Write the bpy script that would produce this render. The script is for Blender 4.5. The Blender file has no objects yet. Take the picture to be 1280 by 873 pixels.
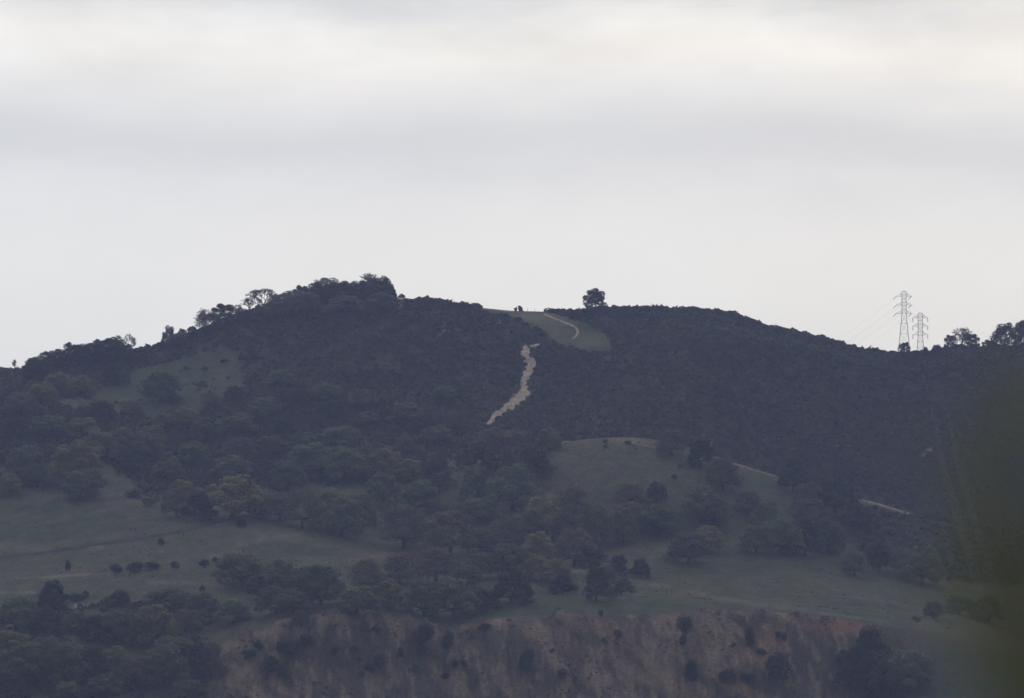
import bpy, math, random
import numpy as np
from mathutils import Vector

# ------------------------------------------------------------------ camera
sc = bpy.context.scene
col = sc.collection
F = 7315.0                      # focal length in pixels of the 1280 px wide photograph
CU, CV, EYE = 640.0, 436.5, 905.0
PITCH = math.atan((EYE - CV) / F)
CAMZ = 1.7
cam_data = bpy.data.cameras.new('camera')
cam = bpy.data.objects.new('camera', cam_data)
col.objects.link(cam)
cam.location = (0, 0, CAMZ)
cam.rotation_euler = (math.pi / 2 + PITCH, 0, 0)
cam_data.sensor_width = 36.0
cam_data.lens = 36.0 * F / 1280.0
cam_data.clip_start = 0.1
cam_data.clip_end = 30000
cam_data.dof.use_dof = True
cam_data.dof.focus_distance = 2450
cam_data.dof.aperture_fstop = 2.1
sc.camera = cam

# ------------------------------------------------------------------ sky
SUN_DIR = Vector((-0.30, 0.62, 0.72)).normalized()
world = bpy.data.worlds.new('World')
sc.world = world
world.use_nodes = True
nt = world.node_tree
nt.nodes.clear()
N = nt.nodes.new
L = nt.links.new


def wmath(op, a, b=None, c=None):
    n = N('ShaderNodeMath')
    n.operation = op
    for i, x in enumerate((a, b, c)):
        if x is None:
            continue
        if isinstance(x, (int, float)):
            n.inputs[i].default_value = x
        else:
            L(x, n.inputs[i])
    return n.outputs[0]


sky = N('ShaderNodeTexSky')
sky.sky_type = 'NISHITA'
sky.sun_disc = False
sky.sun_elevation = math.asin(SUN_DIR.z)
sky.sun_rotation = math.atan2(SUN_DIR.x, SUN_DIR.y)
tc = N('ShaderNodeTexCoord')
sep = N('ShaderNodeSeparateXYZ')
L(tc.outputs['Generated'], sep.inputs[0])


def wnoise(scale, detail, rough=0.55):
    mp = N('ShaderNodeMapping')
    mp.inputs['Scale'].default_value = scale
    L(tc.outputs['Generated'], mp.inputs['Vector'])
    nz = N('ShaderNodeTexNoise')
    nz.inputs['Scale'].default_value = 1.0
    nz.inputs['Detail'].default_value = detail
    nz.inputs['Roughness'].default_value = rough
    L(mp.outputs[0], nz.inputs['Vector'])
    return nz.outputs['Fac']


n1 = wnoise((13, 13, 46), 5.0, 0.6)
n2 = wnoise((26, 26, 60), 5.0, 0.6)
n3 = wnoise((34, 34, 90), 3.0, 0.5)
t = wmath('ADD', sep.outputs['Z'], wmath('MULTIPLY', wmath('SUBTRACT', n1, 0.5), 0.020))
t = wmath('ADD', t, wmath('MULTIPLY', sep.outputs['X'], 0.02))
mr = N('ShaderNodeMapRange')
mr.inputs['From Min'].default_value = 0.05
mr.inputs['From Max'].default_value = 0.15
L(t, mr.inputs['Value'])
ramp = N('ShaderNodeValToRGB')
cr = ramp.color_ramp
cr.interpolation = 'B_SPLINE'
SKY = [(0.00, (228, 228, 226)), (0.20, (233, 232, 230)), (0.34, (232, 231, 230)), (0.41, (226, 226, 228)), (0.475, (208, 209, 214)),
       (0.53, (222, 222, 224)), (0.59, (230, 229, 229)), (0.65, (243, 239, 234)), (0.71, (231, 230, 229)), (0.76, (207, 208, 212)), (1.00, (215, 216, 219))]


def lin(c):
    c = c / 255.0
    return c / 12.92 if c <= 0.04045 else ((c + 0.055) / 1.055) ** 2.4


while len(cr.elements) < len(SKY):
    cr.elements.new(0.5)
for e, (p_, c_) in zip(cr.elements, SKY):
    e.position = p_
    e.color = (lin(c_[0]), lin(c_[1]), lin(c_[2]), 1)
L(mr.outputs[0], ramp.inputs[0])
# the cloud deck is thinnest and brightest towards the hidden sun, greyer behind the viewer
glow = N('ShaderNodeMapRange')
glow.interpolation_type = 'SMOOTHSTEP'
glow.inputs['From Min'].default_value = -0.5
glow.inputs['From Max'].default_value = 0.75
glow.inputs['To Min'].default_value = 0.34
glow.inputs['To Max'].default_value = 1.0
L(sep.outputs['Y'], glow.inputs['Value'])
patch_zone = N('ShaderNodeMapRange')
patch_zone.interpolation_type = 'SMOOTHSTEP'
patch_zone.inputs['From Min'].default_value = 0.100
patch_zone.inputs['From Max'].default_value = 0.118
L(sep.outputs['Z'], patch_zone.inputs['Value'])
texture = wmath('ADD', 0.945, wmath('MULTIPLY', n2, 0.11))
texture = wmath('ADD', texture, wmath('MULTIPLY', wmath('MULTIPLY', wmath('SUBTRACT', n3, 0.5), 0.42), patch_zone.outputs[0]))
GAIN = 10.0 * 1.19
zen = N('ShaderNodeMapRange')            # an overcast sky is brightest overhead
zen.interpolation_type = 'SMOOTHSTEP'
zen.inputs['From Min'].default_value = 0.15
zen.inputs['From Max'].default_value = 0.9
zen.inputs['To Min'].default_value = 1.0
zen.inputs['To Max'].default_value = 1.7
L(sep.outputs['Z'], zen.inputs['Value'])
bright = wmath('MULTIPLY', wmath('MULTIPLY', wmath('MULTIPLY', glow.outputs[0], texture), GAIN), zen.outputs[0])
warm = N('ShaderNodeMapRange')          # warmer cloud to the right, cooler to the left
warm.inputs['From Min'].default_value = -0.09
warm.inputs['From Max'].default_value = 0.09
L(sep.outputs['X'], warm.inputs['Value'])
wmix = N('ShaderNodeMix')
wmix.data_type = 'RGBA'
wmix.inputs['A'].default_value = (0.974, 0.977, 0.962, 1)
wmix.inputs['B'].default_value = (1.03, 1.0, 0.94, 1)
L(warm.outputs[0], wmix.inputs['Factor'])
wmul = N('ShaderNodeVectorMath')
wmul.operation = 'MULTIPLY'
L(ramp.outputs['Color'], wmul.inputs[0])
L(wmix.outputs['Result'], wmul.inputs[1])
vm = N('ShaderNodeVectorMath')
vm.operation = 'SCALE'
L(wmul.outputs[0], vm.inputs[0])
L(bright, vm.inputs['Scale'])
mix = N('ShaderNodeMix')
mix.data_type = 'RGBA'
mix.inputs['Factor'].default_value = 0.96
L(sky.outputs[0], mix.inputs['A'])
L(vm.outputs[0], mix.inputs['B'])
bg = N('ShaderNodeBackground')
bg.inputs['Strength'].default_value = 0.1
L(mix.outputs['Result'], bg.inputs['Color'])
wo = N('ShaderNodeOutputWorld')
L(bg.outputs[0], wo.inputs['Surface'])

# ------------------------------------------------------------------ sun behind the cloud deck
sd = bpy.data.lights.new('sun', 'SUN')
sd.energy = 0.5
sd.angle = math.radians(25)
sd.color = (1.0, 0.95, 0.88)
sun = bpy.data.objects.new('sun', sd)
col.objects.link(sun)
sun.rotation_euler = SUN_DIR.to_track_quat('Z', 'Y').to_euler()

sc.view_settings.view_transform = 'Standard'
sc.view_settings.look = 'None'
sc.view_settings.gamma = 1.0
sc.view_settings.exposure = 0.0
sc.view_settings.use_curve_mapping = False
sc.cycles.use_denoising = True
sc.cycles.max_bounces = 4
sc.cycles.volume_bounces = 0
sc.cycles.transparent_max_bounces = 4
sc.cycles.sample_clamp_indirect = 4.0

HAZE_DENSITY = 8.3e-5
HAZE_COLOR = (0.49, 0.585, 0.99)

# ------------------------------------------------------------------ helpers
rng = np.random.default_rng(11)
random.seed(5)


def tag(o, label=None, cat=None, group=None, kind=None):
    for k, v in (('label', label), ('category', cat), ('group', group), ('kind', kind)):
        if v:
            o[k] = v
    return o


def link(name, mesh, material=None, parent=None):
    o = bpy.data.objects.new(name, mesh)
    if material is not None and mesh is not None and not mesh.materials:
        mesh.materials.append(material)
    col.objects.link(o)
    if parent:
        o.parent = parent
    return o


def np_mesh(name, verts, faces, smooth=False):
    """verts (n,3), faces (m,k) with constant k"""
    me = bpy.data.meshes.new(name)
    verts = np.asarray(verts, dtype=np.float32)
    faces = np.asarray(faces, dtype=np.int32)
    m, k = faces.shape
    me.vertices.add(len(verts))
    me.vertices.foreach_set('co', verts.ravel())
    me.loops.add(m * k)
    me.loops.foreach_set('vertex_index', faces.ravel())
    me.polygons.add(m)
    me.polygons.foreach_set('loop_start', np.arange(0, m * k, k, dtype=np.int32))
    me.polygons.foreach_set('loop_total', np.full(m, k, dtype=np.int32))
    me.polygons.foreach_set('use_smooth', np.full(m, smooth, dtype=bool))
    me.update(calc_edges=True)
    return me


def add_color(me, rgb, name='tint'):
    a = me.color_attributes.new(name, 'FLOAT_COLOR', 'POINT')
    c = np.ones((len(rgb), 4), dtype=np.float32)
    c[:, :3] = rgb
    a.data.foreach_set('color', c.ravel())


TAB = np.random.default_rng(3).random((256, 256)).astype(np.float64)


def vnoise(x, y, s=0):
    x = np.asarray(x, dtype=np.float64) + 37.3 * s
    y = np.asarray(y, dtype=np.float64) + 91.7 * s
    xi = np.floor(x).astype(int)
    yi = np.floor(y).astype(int)
    fx = x - xi
    fy = y - yi
    fx = fx * fx * (3 - 2 * fx)
    fy = fy * fy * (3 - 2 * fy)
    a = TAB[xi & 255, yi & 255]
    b = TAB[(xi + 1) & 255, yi & 255]
    c = TAB[xi & 255, (yi + 1) & 255]
    d = TAB[(xi + 1) & 255, (yi + 1) & 255]
    return (a * (1 - fx) + b * fx) * (1 - fy) + (c * (1 - fx) + d * fx) * fy


def fbm(x, y, s=0, octaves=4):
    r, amp, tot = 0, 1.0, 0
    for i in range(octaves):
        r = r + amp * vnoise(x * 2 ** i, y * 2 ** i, s + i)
        tot += amp
        amp *= 0.5
    return r / tot


def sstep(a, b, x):
    t_ = np.clip((np.asarray(x, dtype=float) - a) / (b - a), 0, 1)
    return t_ * t_ * (3 - 2 * t_)


def in_poly(u, v, poly):
    u = np.asarray(u, dtype=float)
    v = np.asarray(v, dtype=float)
    ins = np.zeros(u.shape, dtype=bool)
    n = len(poly)
    for i in range(n):
        x1, y1 = poly[i]
        x2, y2 = poly[(i + 1) % n]
        if y1 == y2:
            continue
        c = ((y1 > v) != (y2 > v)) & (u < (x2 - x1) * (v - y1) / (y2 - y1) + x1)
        ins ^= c
    return ins


def dist_line(u, v, pts):
    d = np.full(np.shape(u), 1e9)
    for (x1, y1), (x2, y2) in zip(pts[:-1], pts[1:]):
        dx, dy = x2 - x1, y2 - y1
        t_ = np.clip(((u - x1) * dx + (v - y1) * dy) / (dx * dx + dy * dy), 0, 1)
        d = np.minimum(d, np.hypot(u - x1 - t_ * dx, v - y1 - t_ * dy))
    return d


# ------------------------------------------------------------------ materials
def mat(name, color, rough=0.9, spec=0.1, attr=None, noise=None, var=0.0, bump=None):
    """noise: list of (scale, low, high) multipliers in world/object metres; var: per object brightness variation"""
    m = bpy.data.materials.new(name)
    m.use_nodes = True
    t_ = m.node_tree
    b = t_.nodes['Principled BSDF']
    b.inputs['Roughness'].default_value = rough
    b.inputs['Specular IOR Level'].default_value = spec
    if attr:
        a = t_.nodes.new('ShaderNodeAttribute')
        a.attribute_name = attr
        out = a.outputs['Color']
    else:
        rgb = t_.nodes.new('ShaderNodeRGB')
        rgb.outputs[0].default_value = (*color, 1)
        out = rgb.outputs[0]

    def mul(out, fac):
        v = t_.nodes.new('ShaderNodeVectorMath')
        v.operation = 'SCALE'
        t_.links.new(out, v.inputs[0])
        t_.links.new(fac, v.inputs['Scale'])
        return v.outputs[0]
    if noise:
        g = t_.nodes.new('ShaderNodeNewGeometry')
        for (scl, lo, hi) in noise:
            mp = t_.nodes.new('ShaderNodeMapping')
            mp.inputs['Scale'].default_value = scl if isinstance(scl, tuple) else (scl, scl, scl)
            t_.links.new(g.outputs['Position'], mp.inputs['Vector'])
            n = t_.nodes.new('ShaderNodeTexNoise')
            n.inputs['Scale'].default_value = 1.0
            n.inputs['Detail'].default_value = 4.0
            n.inputs['Roughness'].default_value = 0.65
            t_.links.new(mp.outputs[0], n.inputs['Vector'])
            r = t_.nodes.new('ShaderNodeMapRange')
            r.inputs['From Min'].default_value = 0.3
            r.inputs['From Max'].default_value = 0.7
            r.inputs['To Min'].default_value = lo
            r.inputs['To Max'].default_value = hi
            t_.links.new(n.outputs['Fac'], r.inputs['Value'])
            out = mul(out, r.outputs[0])
    if var:
        oi = t_.nodes.new('ShaderNodeObjectInfo')
        r = t_.nodes.new('ShaderNodeMapRange')
        r.inputs['To Min'].default_value = 1 - var
        r.inputs['To Max'].default_value = 1 + var
        t_.links.new(oi.outputs['Random'], r.inputs['Value'])
        out = mul(out, r.outputs[0])
    t_.links.new(out, b.inputs['Base Color'])
    if bump:
        g = t_.nodes.new('ShaderNodeNewGeometry')
        n = t_.nodes.new('ShaderNodeTexNoise')
        n.inputs['Scale'].default_value = bump[0]
        n.inputs['Detail'].default_value = 5.0
        t_.links.new(g.outputs['Position'], n.inputs['Vector'])
        bp = t_.nodes.new('ShaderNodeBump')
        bp.inputs['Strength'].default_value = 1.0
        bp.inputs['Distance'].default_value = bump[1]
        t_.links.new(n.outputs['Fac'], bp.inputs['Height'])
        t_.links.new(bp.outputs[0], b.inputs['Normal'])
    return m


M_GROUND = mat('hillside_soil', (0.1, 0.1, 0.1), 0.95, 0.05, attr='tint', noise=[(0.7, 0.55, 1.45), ((0.15, 0.05, 0.3), 0.65, 1.35)], bump=(0.8, 0.9))
M_CLIFF = mat('cliff_clay', (0.1, 0.1, 0.1), 0.95, 0.05, attr='tint', noise=[((0.8, 0.3, 0.16), 0.72, 1.28), (1.1, 0.72, 1.28)], bump=(1.0, 1.1))
M_VALLEY = mat('valley_grass', (0.06, 0.065, 0.04), 0.95, 0.05, noise=[(0.05, 0.8, 1.2), (1.3, 0.85, 1.15)])
M_DIRT = mat('trail_dirt', (0.28, 0.232, 0.185), 0.95, 0.05, noise=[((0.9, 0.25, 0.25), 0.55, 1.3), (0.12, 0.8, 1.2)])
M_TRACK = mat('worn_track', (0.19, 0.152, 0.112), 0.95, 0.05, noise=[(0.45, 0.45, 1.35), (0.12, 0.7, 1.25)])
M_BRUSH = mat('chaparral_leaves', (0.05, 0.05, 0.04), 0.9, 0.1, attr='tint')
LEAF = {
    'G': mat('grey_green_leaves', (0.084, 0.108, 0.054), 0.85, 0.10, noise=[(0.25, 0.8, 1.2)], var=0.28),
    'O': mat('olive_leaves', (0.140, 0.136, 0.062), 0.85, 0.10, noise=[(0.25, 0.8, 1.2)], var=0.22),
    'B': mat('brown_twigs', (0.106, 0.100, 0.070), 0.9, 0.08, noise=[(0.25, 0.8, 1.2)], var=0.24),
    'D': mat('dark_leaves', (0.031, 0.039, 0.026), 0.85, 0.10, noise=[(0.25, 0.8, 1.2)], var=0.25),
    'T': mat('bare_twigs', (0.075, 0.066, 0.062), 0.9, 0.1, var=0.15),
}
M_BARK = mat('bark', (0.035, 0.030, 0.027), 0.95, 0.05)
M_STEEL = mat('galvanised_steel', (0.68, 0.68, 0.69), 0.5, 0.4)
M_INSUL = mat('insulator_glass', (0.10, 0.09, 0.09), 0.3, 0.5)
M_WIRE = mat('conductor_aluminium', (0.42, 0.42, 0.43), 0.45, 0.5)
M_POST = mat('weathered_post', (0.20, 0.18, 0.16), 0.9, 0.1)
M_NEAR = mat('near_leaves', (0.052, 0.062, 0.017), 0.7, 0.15, noise=[(30, 0.7, 1.3)])
_t = M_NEAR.node_tree
_tr = _t.nodes.new('ShaderNodeBsdfTranslucent')
_tr.inputs['Color'].default_value = (0.070, 0.074, 0.012, 1)
_ad = _t.nodes.new('ShaderNodeAddShader')
_t.links.new(_t.nodes['Principled BSDF'].outputs[0], _ad.inputs[0])
_t.links.new(_tr.outputs[0], _ad.inputs[1])
_t.links.new(_ad.outputs[0], _t.nodes['Material Output'].inputs['Surface'])

# ------------------------------------------------------------------ terrain: height field of the hills
def z_at(v, Y):
    return CAMZ + Y * np.tan(PITCH + np.arctan((CV - v) / F))


def row_of(z, Y):
    return CV - F * np.tan(np.arctan((z - CAMZ) / Y) - PITCH)


def fwd(Y, z):
    return Y * math.cos(PITCH) + (z - CAMZ) * math.sin(PITCH)


def curve(pts):
    xs, ys = zip(*pts)
    return lambda u: np.interp(u, xs, ys)


C_TOP = curve([(-700, 800), (0, 808), (150, 806), (240, 812), (270, 810), (300, 796), (330, 786), (365, 770), (400, 768), (450, 767), (500, 773), (530, 778), (555, 783), (580, 780),
               (620, 773), (660, 769), (750, 769), (800, 768), (850, 767), (890, 762), (930, 764), (960, 765), (1000, 768), (1060, 776), (1100, 781), (1150, 786),
               (1200, 795), (1280, 815), (1700, 830)])
C_L3 = curve([(-700, 740), (0, 746), (100, 742), (200, 740), (300, 738), (400, 729), (500, 729), (600, 731), (700, 728), (800, 735), (900, 741), (1000, 748), (1100, 757), (1200, 770), (1280, 790), (1700, 800)])
C_L4 = curve([(-700, 690), (0, 692), (100, 683), (200, 670), (300, 660), (400, 670), (500, 685), (600, 690), (700, 680), (800, 673), (900, 676), (1000, 690), (1100, 715), (1200, 730), (1280, 745), (1700, 760)])
C_L5 = curve([(-700, 605), (0, 612), (100, 602), (200, 612), (300, 617), (400, 620), (500, 611), (600, 586), (660, 562), (700, 553), (750, 547), (800, 546), (850, 555), (900, 573), (930, 583),
              (970, 595), (1020, 611), (1080, 626), (1130, 639), (1180, 652), (1280, 670), (1700, 690)])
C_L6 = curve([(-700, 560), (0, 562), (100, 562), (200, 577), (300, 582), (400, 580), (500, 572), (600, 567), (660, 563), (700, 567), (750, 567), (800, 566), (850, 573), (900, 590), (970, 609), (1080, 641), (1180, 666), (1280, 682), (1700, 700)])
C_L7 = curve([(-700, 530), (0, 512), (100, 500), (200, 500), (300, 482), (400, 470), (500, 470), (600, 476), (700, 477), (800, 472), (900, 484), (1000, 508), (1100, 532), (1200, 548), (1280, 552), (1700, 560)])
C_SKY = curve([(-700, 520), (-200, 490), (0, 468), (35, 464), (60, 456), (100, 448), (140, 443), (165, 443), (190, 438), (215, 432), (250, 416), (300, 396), (350, 384), (400, 373), (450, 372), (490, 371), (510, 374), (540, 379),
               (570, 384), (600, 386), (640, 390), (680, 391), (700, 392), (750, 391), (800, 388), (870, 391), (920, 397), (940, 403), (960, 412), (1000, 420), (1040, 430), (1080, 442), (1110, 445), (1140, 446), (1170, 443), (1200, 438),
               (1240, 438), (1280, 436), (1500, 430), (1900, 470)])
Y_SKY = curve([(-700, 2600), (0, 2660), (450, 2725), (680, 2745), (900, 2800), (1100, 2785), (1280, 2765), (1900, 2750)])

UG = np.unique(np.concatenate([np.arange(-900, -140, 12), np.arange(-140, 1420, 2.0), np.arange(1420, 2200, 12)])).astype(float)
YG = np.unique(np.concatenate([np.arange(1850, 1970, 10), np.arange(1970, 2046, 1.0), np.arange(2046, 2980, 2.2), np.arange(2980, 3900, 25)])).astype(float)


def pchip(xk, yk, x):
    """monotone cubic through knots; xk, yk: (levels, columns), x: (rows,) -> (rows, columns)"""
    n, m = xk.shape
    h = np.diff(xk, axis=0)
    d = np.diff(yk, axis=0) / h
    g = np.zeros_like(yk)
    g[0], g[-1] = d[0], d[-1]
    w1 = 2 * h[1:] + h[:-1]
    w2 = h[1:] + 2 * h[:-1]
    same = d[1:] * d[:-1] > 0
    with np.errstate(divide='ignore', invalid='ignore'):
        gm = (w1 + w2) / (w1 / d[:-1] + w2 / d[1:])
    g[1:-1] = np.where(same, gm, 0)
    out = np.zeros((len(x), m))
    X = x[:, None]
    for i in range(n - 1):
        t_ = (X - xk[i]) / h[i]
        sel = (X >= xk[i]) & (X <= xk[i + 1])
        t2, t3 = t_ * t_, t_ * t_ * t_
        val = (2 * t3 - 3 * t2 + 1) * yk[i] + (t3 - 2 * t2 + t_) * h[i] * g[i] + (-2 * t3 + 3 * t2) * yk[i + 1] + (t3 - t2) * h[i] * g[i + 1]
        out = np.where(sel, val, out)
    return out


def smooth_u(a, w=5):
    k = np.exp(-0.5 * (np.arange(-3 * w, 3 * w + 1) / w) ** 2)
    k /= k.sum()
    p = np.pad(a, 3 * w, mode='edge')
    return np.convolve(p, k, mode='valid')


is_cliff = sstep(235, 300, UG) * (1 - sstep(1085, 1170, UG))
Yl = [np.full_like(UG, 1850.0), np.full_like(UG, 1930.0), np.full_like(UG, 1986.0) - 14 * (1 - is_cliff), np.full_like(UG, 2034.0), np.full_like(UG, 2130.0), np.full_like(UG, 2240.0),
      np.full_like(UG, 2370.0), np.full_like(UG, 2440.0), np.full_like(UG, 2570.0)]
ysky = Y_SKY(UG)
Yl += [ysky, ysky + 90, np.full_like(UG, 3300.0), np.full_like(UG, 3900.0)]
Zl = [np.full_like(UG, -1.0), np.full_like(UG, 1.0),
      z_at(897 - 22 * (1 - is_cliff), Yl[2]), z_at(smooth_u(C_TOP(UG), 2), Yl[3])]
for c, y in ((C_L3, Yl[4]), (C_L4, Yl[5]), (C_L5, Yl[6]), (C_L6, Yl[7]), (C_L7, Yl[8])):
    Zl.append(z_at(smooth_u(c(UG), 12), y))
zs = z_at(smooth_u(C_SKY(UG), 3), ysky)
Zl += [zs, z_at(C_SKY(UG) + 36, ysky + 90), np.full_like(UG, 60.0), np.full_like(UG, -1.0)]
ZG = pchip(np.array(Yl), np.array(Zl), YG)
XG = (UG[None, :] - CU) / F * fwd(YG[:, None], ZG)
YY = np.repeat(YG[:, None], len(UG), axis=1)
# spurs and gullies on the upper slope, rills on the cliff, soft lumps on the meadow
up = sstep(2400, 2520, YY) * (1 - sstep(-110, -30, YY - ysky[None, :]))
ridged = lambda n: 1 - np.abs(2 * n - 1)
skew = XG + 0.35 * (YY - 2500)
ZG += up * ((fbm(XG / 95, YY / 130, 4) - 0.5) * 17 + (ridged(fbm(skew / 50, YY / 160, 9, 3)) - 0.6) * 10.0 + (fbm(XG / 16, YY / 16, 7) - 0.5) * 2.6)
mead = sstep(2045, 2070, YY) * (1 - sstep(2330, 2372, YY))
ZG += mead * ((fbm(XG / 60, YY / 50, 14) - 0.5) * 3.0 + (fbm(XG / 14, YY / 14, 17) - 0.5) * 0.8)
cf = sstep(1984, 1994, YY) * (1 - sstep(2028, 2034, YY)) * is_cliff[None, :]
warp = XG + 6 * (fbm(XG / 20, YY / 20, 31) - 0.5)
ZG += cf * ((ridged(fbm(warp / 13, YY / 70, 21, 3)) - 0.62) * 8.0 + (fbm(XG / 5, YY / 9, 24) - 0.5) * 2.6 + (fbm(XG / 30, YY / 60, 28) - 0.5) * 9 + (ridged(fbm(warp / 5.5, YY / 60, 33, 3)) - 0.62) * 5.0)
edge = sstep(-880, -520, UG) * (1 - sstep(1800, 2180, UG))
ZG = -1.0 + (ZG + 1.0) * edge[None, :]
VG = row_of(ZG, YY)
UU = CU + F * XG / fwd(YY, ZG)


def bil(G, u, Y):
    u = np.clip(np.asarray(u, dtype=float), UG[0], UG[-1] - 1e-6)
    Y = np.clip(np.asarray(Y, dtype=float), YG[0], YG[-1] - 1e-6)
    i = np.searchsorted(UG, u, 'right') - 1
    j = np.searchsorted(YG, Y, 'right') - 1
    i = np.clip(i, 0, len(UG) - 2)
    j = np.clip(j, 0, len(YG) - 2)
    a = (u - UG[i]) / (UG[i + 1] - UG[i])
    b = (Y - YG[j]) / (YG[j + 1] - YG[j])
    return (G[j, i] * (1 - a) + G[j, i + 1] * a) * (1 - b) + (G[j + 1, i] * (1 - a) + G[j + 1, i + 1] * a) * b


YFINE = np.arange(1900, 2960, 0.5)


def hit(u, v):
    """first point of the ground that a line of sight from the viewpoint meets"""
    r = row_of(bil(ZG, np.full_like(YFINE, u), YFINE), YFINE)
    k = np.nonzero(r <= v)[0]
    if len(k) == 0:
        k = [int(np.argmin(r))]
    Y = YFINE[k[0]]
    if k[0] > 0 and r[k[0] - 1] > v:
        a = (r[k[0] - 1] - v) / (r[k[0] - 1] - r[k[0]])
        Y = YFINE[k[0] - 1] + 0.5 * a
    z = float(bil(ZG, u, Y))
    return Vector(((u - CU) / F * fwd(Y, z), Y, z))


# ---- what grows where
GRASS_UPPER = [(166, 462), (190, 457), (214, 453), (252, 441), (282, 434), (303, 440), (300, 461), (307, 484), (277, 501), (227, 523), (176, 523), (121, 513), (70, 508), (84, 497), (121, 494), (121, 484), (151, 476)]
GRASS_SADDLE = [(596, 382), (648, 388), (680, 388), (700, 396), (722, 402), (744, 410), (762, 422), (766, 440), (741, 441), (714, 436), (690, 425), (672, 411), (654, 402), (628, 393), (600, 389)]
GRASS_TOP = [(488, 371), (522, 371), (524, 376), (505, 381), (470, 386), (440, 388), (470, 382)]
GRASS_MID = [(465, 452), (485, 440), (502, 446), (503, 460), (488, 462), (470, 462)]
GRASS_SLOT = [(528, 580), (560, 572), (592, 560), (590, 566), (572, 575), (570, 592), (560, 592), (556, 580), (540, 586), (520, 590)]
SCRUB_RIGHT = [(1040, 650), (1066, 630), (1084, 632), (1128, 646), (1150, 640), (1300, 668), (1420, 700), (1420, 745), (1210, 728), (1150, 719), (1105, 708), (1080, 694), (1056, 678)]
TRAIL_MAIN = [(656, 433, 9.0), (659, 438, 15.7), (657, 443, 16.8), (660, 449, 15.7), (664, 455, 17.9), (663, 462, 19.0), (658, 469, 16.8), (654, 477, 15.7), (654, 484, 17.9), (657, 491, 19.0), (650, 498, 20.2), (641, 504, 19.0), (631, 511, 14.6), (622, 518, 12.3), (614, 525, 10.1), (609, 531, 7.8)]
TRAIL_STUB = [(663, 433, 3), (669, 432, 4), (676, 430.5, 2)]
TRAIL_UPPER = [(680, 393, 1.6), (691, 397.5, 2.0), (702, 402, 2.0), (711, 405.5, 2.4), (718, 408.5, 2.6), (722, 412.5, 4.0), (722, 417, 4.2), (719, 421.5, 3.2), (715, 424, 1.5)]
TRAIL_KNOLL = [(760, 550.5, 1.2), (775, 551.5, 2.0), (790, 553.5, 2.0), (805, 557.5, 2.0), (822, 561.5, 1.4)]
TRAIL_KNOLL_L = [(692, 554.5, 1.2), (700, 553.5, 2.0), (714, 551.5, 1.4)]
TRAIL_RIDGE = [(908, 577, 1.2), (918, 580, 2.6), (930, 584, 3.0), (944, 588.5, 2.8), (958, 592.5, 2.4), (970, 596, 1.6)]
TRAIL_FAR = [(1078, 625, 2.5), (1090, 628, 4.5), (1102, 632, 3.0), (1116, 636, 2.6), (1130, 641, 3.2), (1140, 644, 1.5)]
TRAIL_TOP = [(492, 373.2, 1.6), (504, 373.6, 3.0), (514, 375.2, 2.4), (524, 377.5, 1.2)]
TRAIL_CREST = [(604, 386.5, 1.0), (620, 387.8, 1.6), (636, 389.8, 1.4), (650, 391.5, 1.0)]
ALL_TRAILS = [TRAIL_MAIN, TRAIL_STUB, TRAIL_UPPER, TRAIL_KNOLL, TRAIL_KNOLL_L, TRAIL_RIDGE, TRAIL_FAR, TRAIL_TOP, TRAIL_CREST]
DARK_TRACK = [(-60, 703), (0, 697), (40, 693), (110, 683), (160, 676), (230, 664), (280, 651), (330, 640)]
PALE_LINES = [([(20, 723), (70, 721), (110, 718), (165, 715)], 1.4, 0.6), ([(0, 741), (42, 741)], 2.2, 0.75), ([(185, 727), (235, 729), (280, 733)], 2.6, 0.5), ([(112, 684), (128, 683)], 1.2, 0.8),
              ([(176, 691), (204, 690)], 1.5, 0.5), ([(768, 719), (800, 726), (850, 738), (900, 748), (960, 757), (1040, 768), (1100, 777)], 2.6, 0.32), ([(735, 706), (765, 704)], 2.5, 0.7), ([(705, 713), (732, 714)], 2.4, 0.8),
              ([(578, 718), (600, 719)], 2.0, 0.6), ([(300, 680), (340, 672), (372, 668)], 5, 0.35), ([(262, 697), (300, 690)], 3, 0.45), ([(0, 682), (60, 690)], 5, 0.3), ([(575, 648), (620, 636), (668, 628), (690, 616)], 3.0, 0.35),
              ([(440, 700), (480, 694), (520, 688)], 3.0, 0.3)]
B_BRUSH = curve([(-300, 552), (0, 582), (60, 586), (110, 572), (150, 590), (180, 618), (200, 628), (230, 610), (330, 612), (420, 605), (500, 598), (560, 583), (600, 572), (660, 560), (700, 553)])


def scrub_density(u, v, Y, trails=True):
    """share of the ground under chaparral, by place"""
    nz = fbm(u / 26, v / 14, 41) - 0.5
    un, vn = u + 22 * (fbm(u / 9, v / 5, 45) - 0.5), v + 12 * (fbm(u / 9, v / 5, 48) - 0.5)
    d = np.where(u < 695, (v < B_BRUSH(u) + 16 * nz), Y > 2380).astype(float)
    d = np.maximum(d, in_poly(un, vn, SCRUB_RIGHT) * 1.0)
    for p, k in ((GRASS_UPPER, 0.05), (GRASS_SADDLE, 0.0), (GRASS_TOP, 0.15), (GRASS_MID, 0.3), (GRASS_SLOT, 0.05)):
        q = 0.4 if p is GRASS_SADDLE else 1.0
        d = np.where(in_poly(u + (un - u) * q, v + (vn - v) * q, p), d * k, d)
    if trails:
        for tr in ALL_TRAILS:
            for a, b in zip(tr[:-1], tr[1:]):
                d = np.where(dist_line(u, v, [a[:2], b[:2]]) < 0.25 * (a[2] + b[2]) * (0.45 + 0.8 * vnoise(u / 3.1, v / 2.4, 9)) + 0.4, 0, d)
    return d


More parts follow.
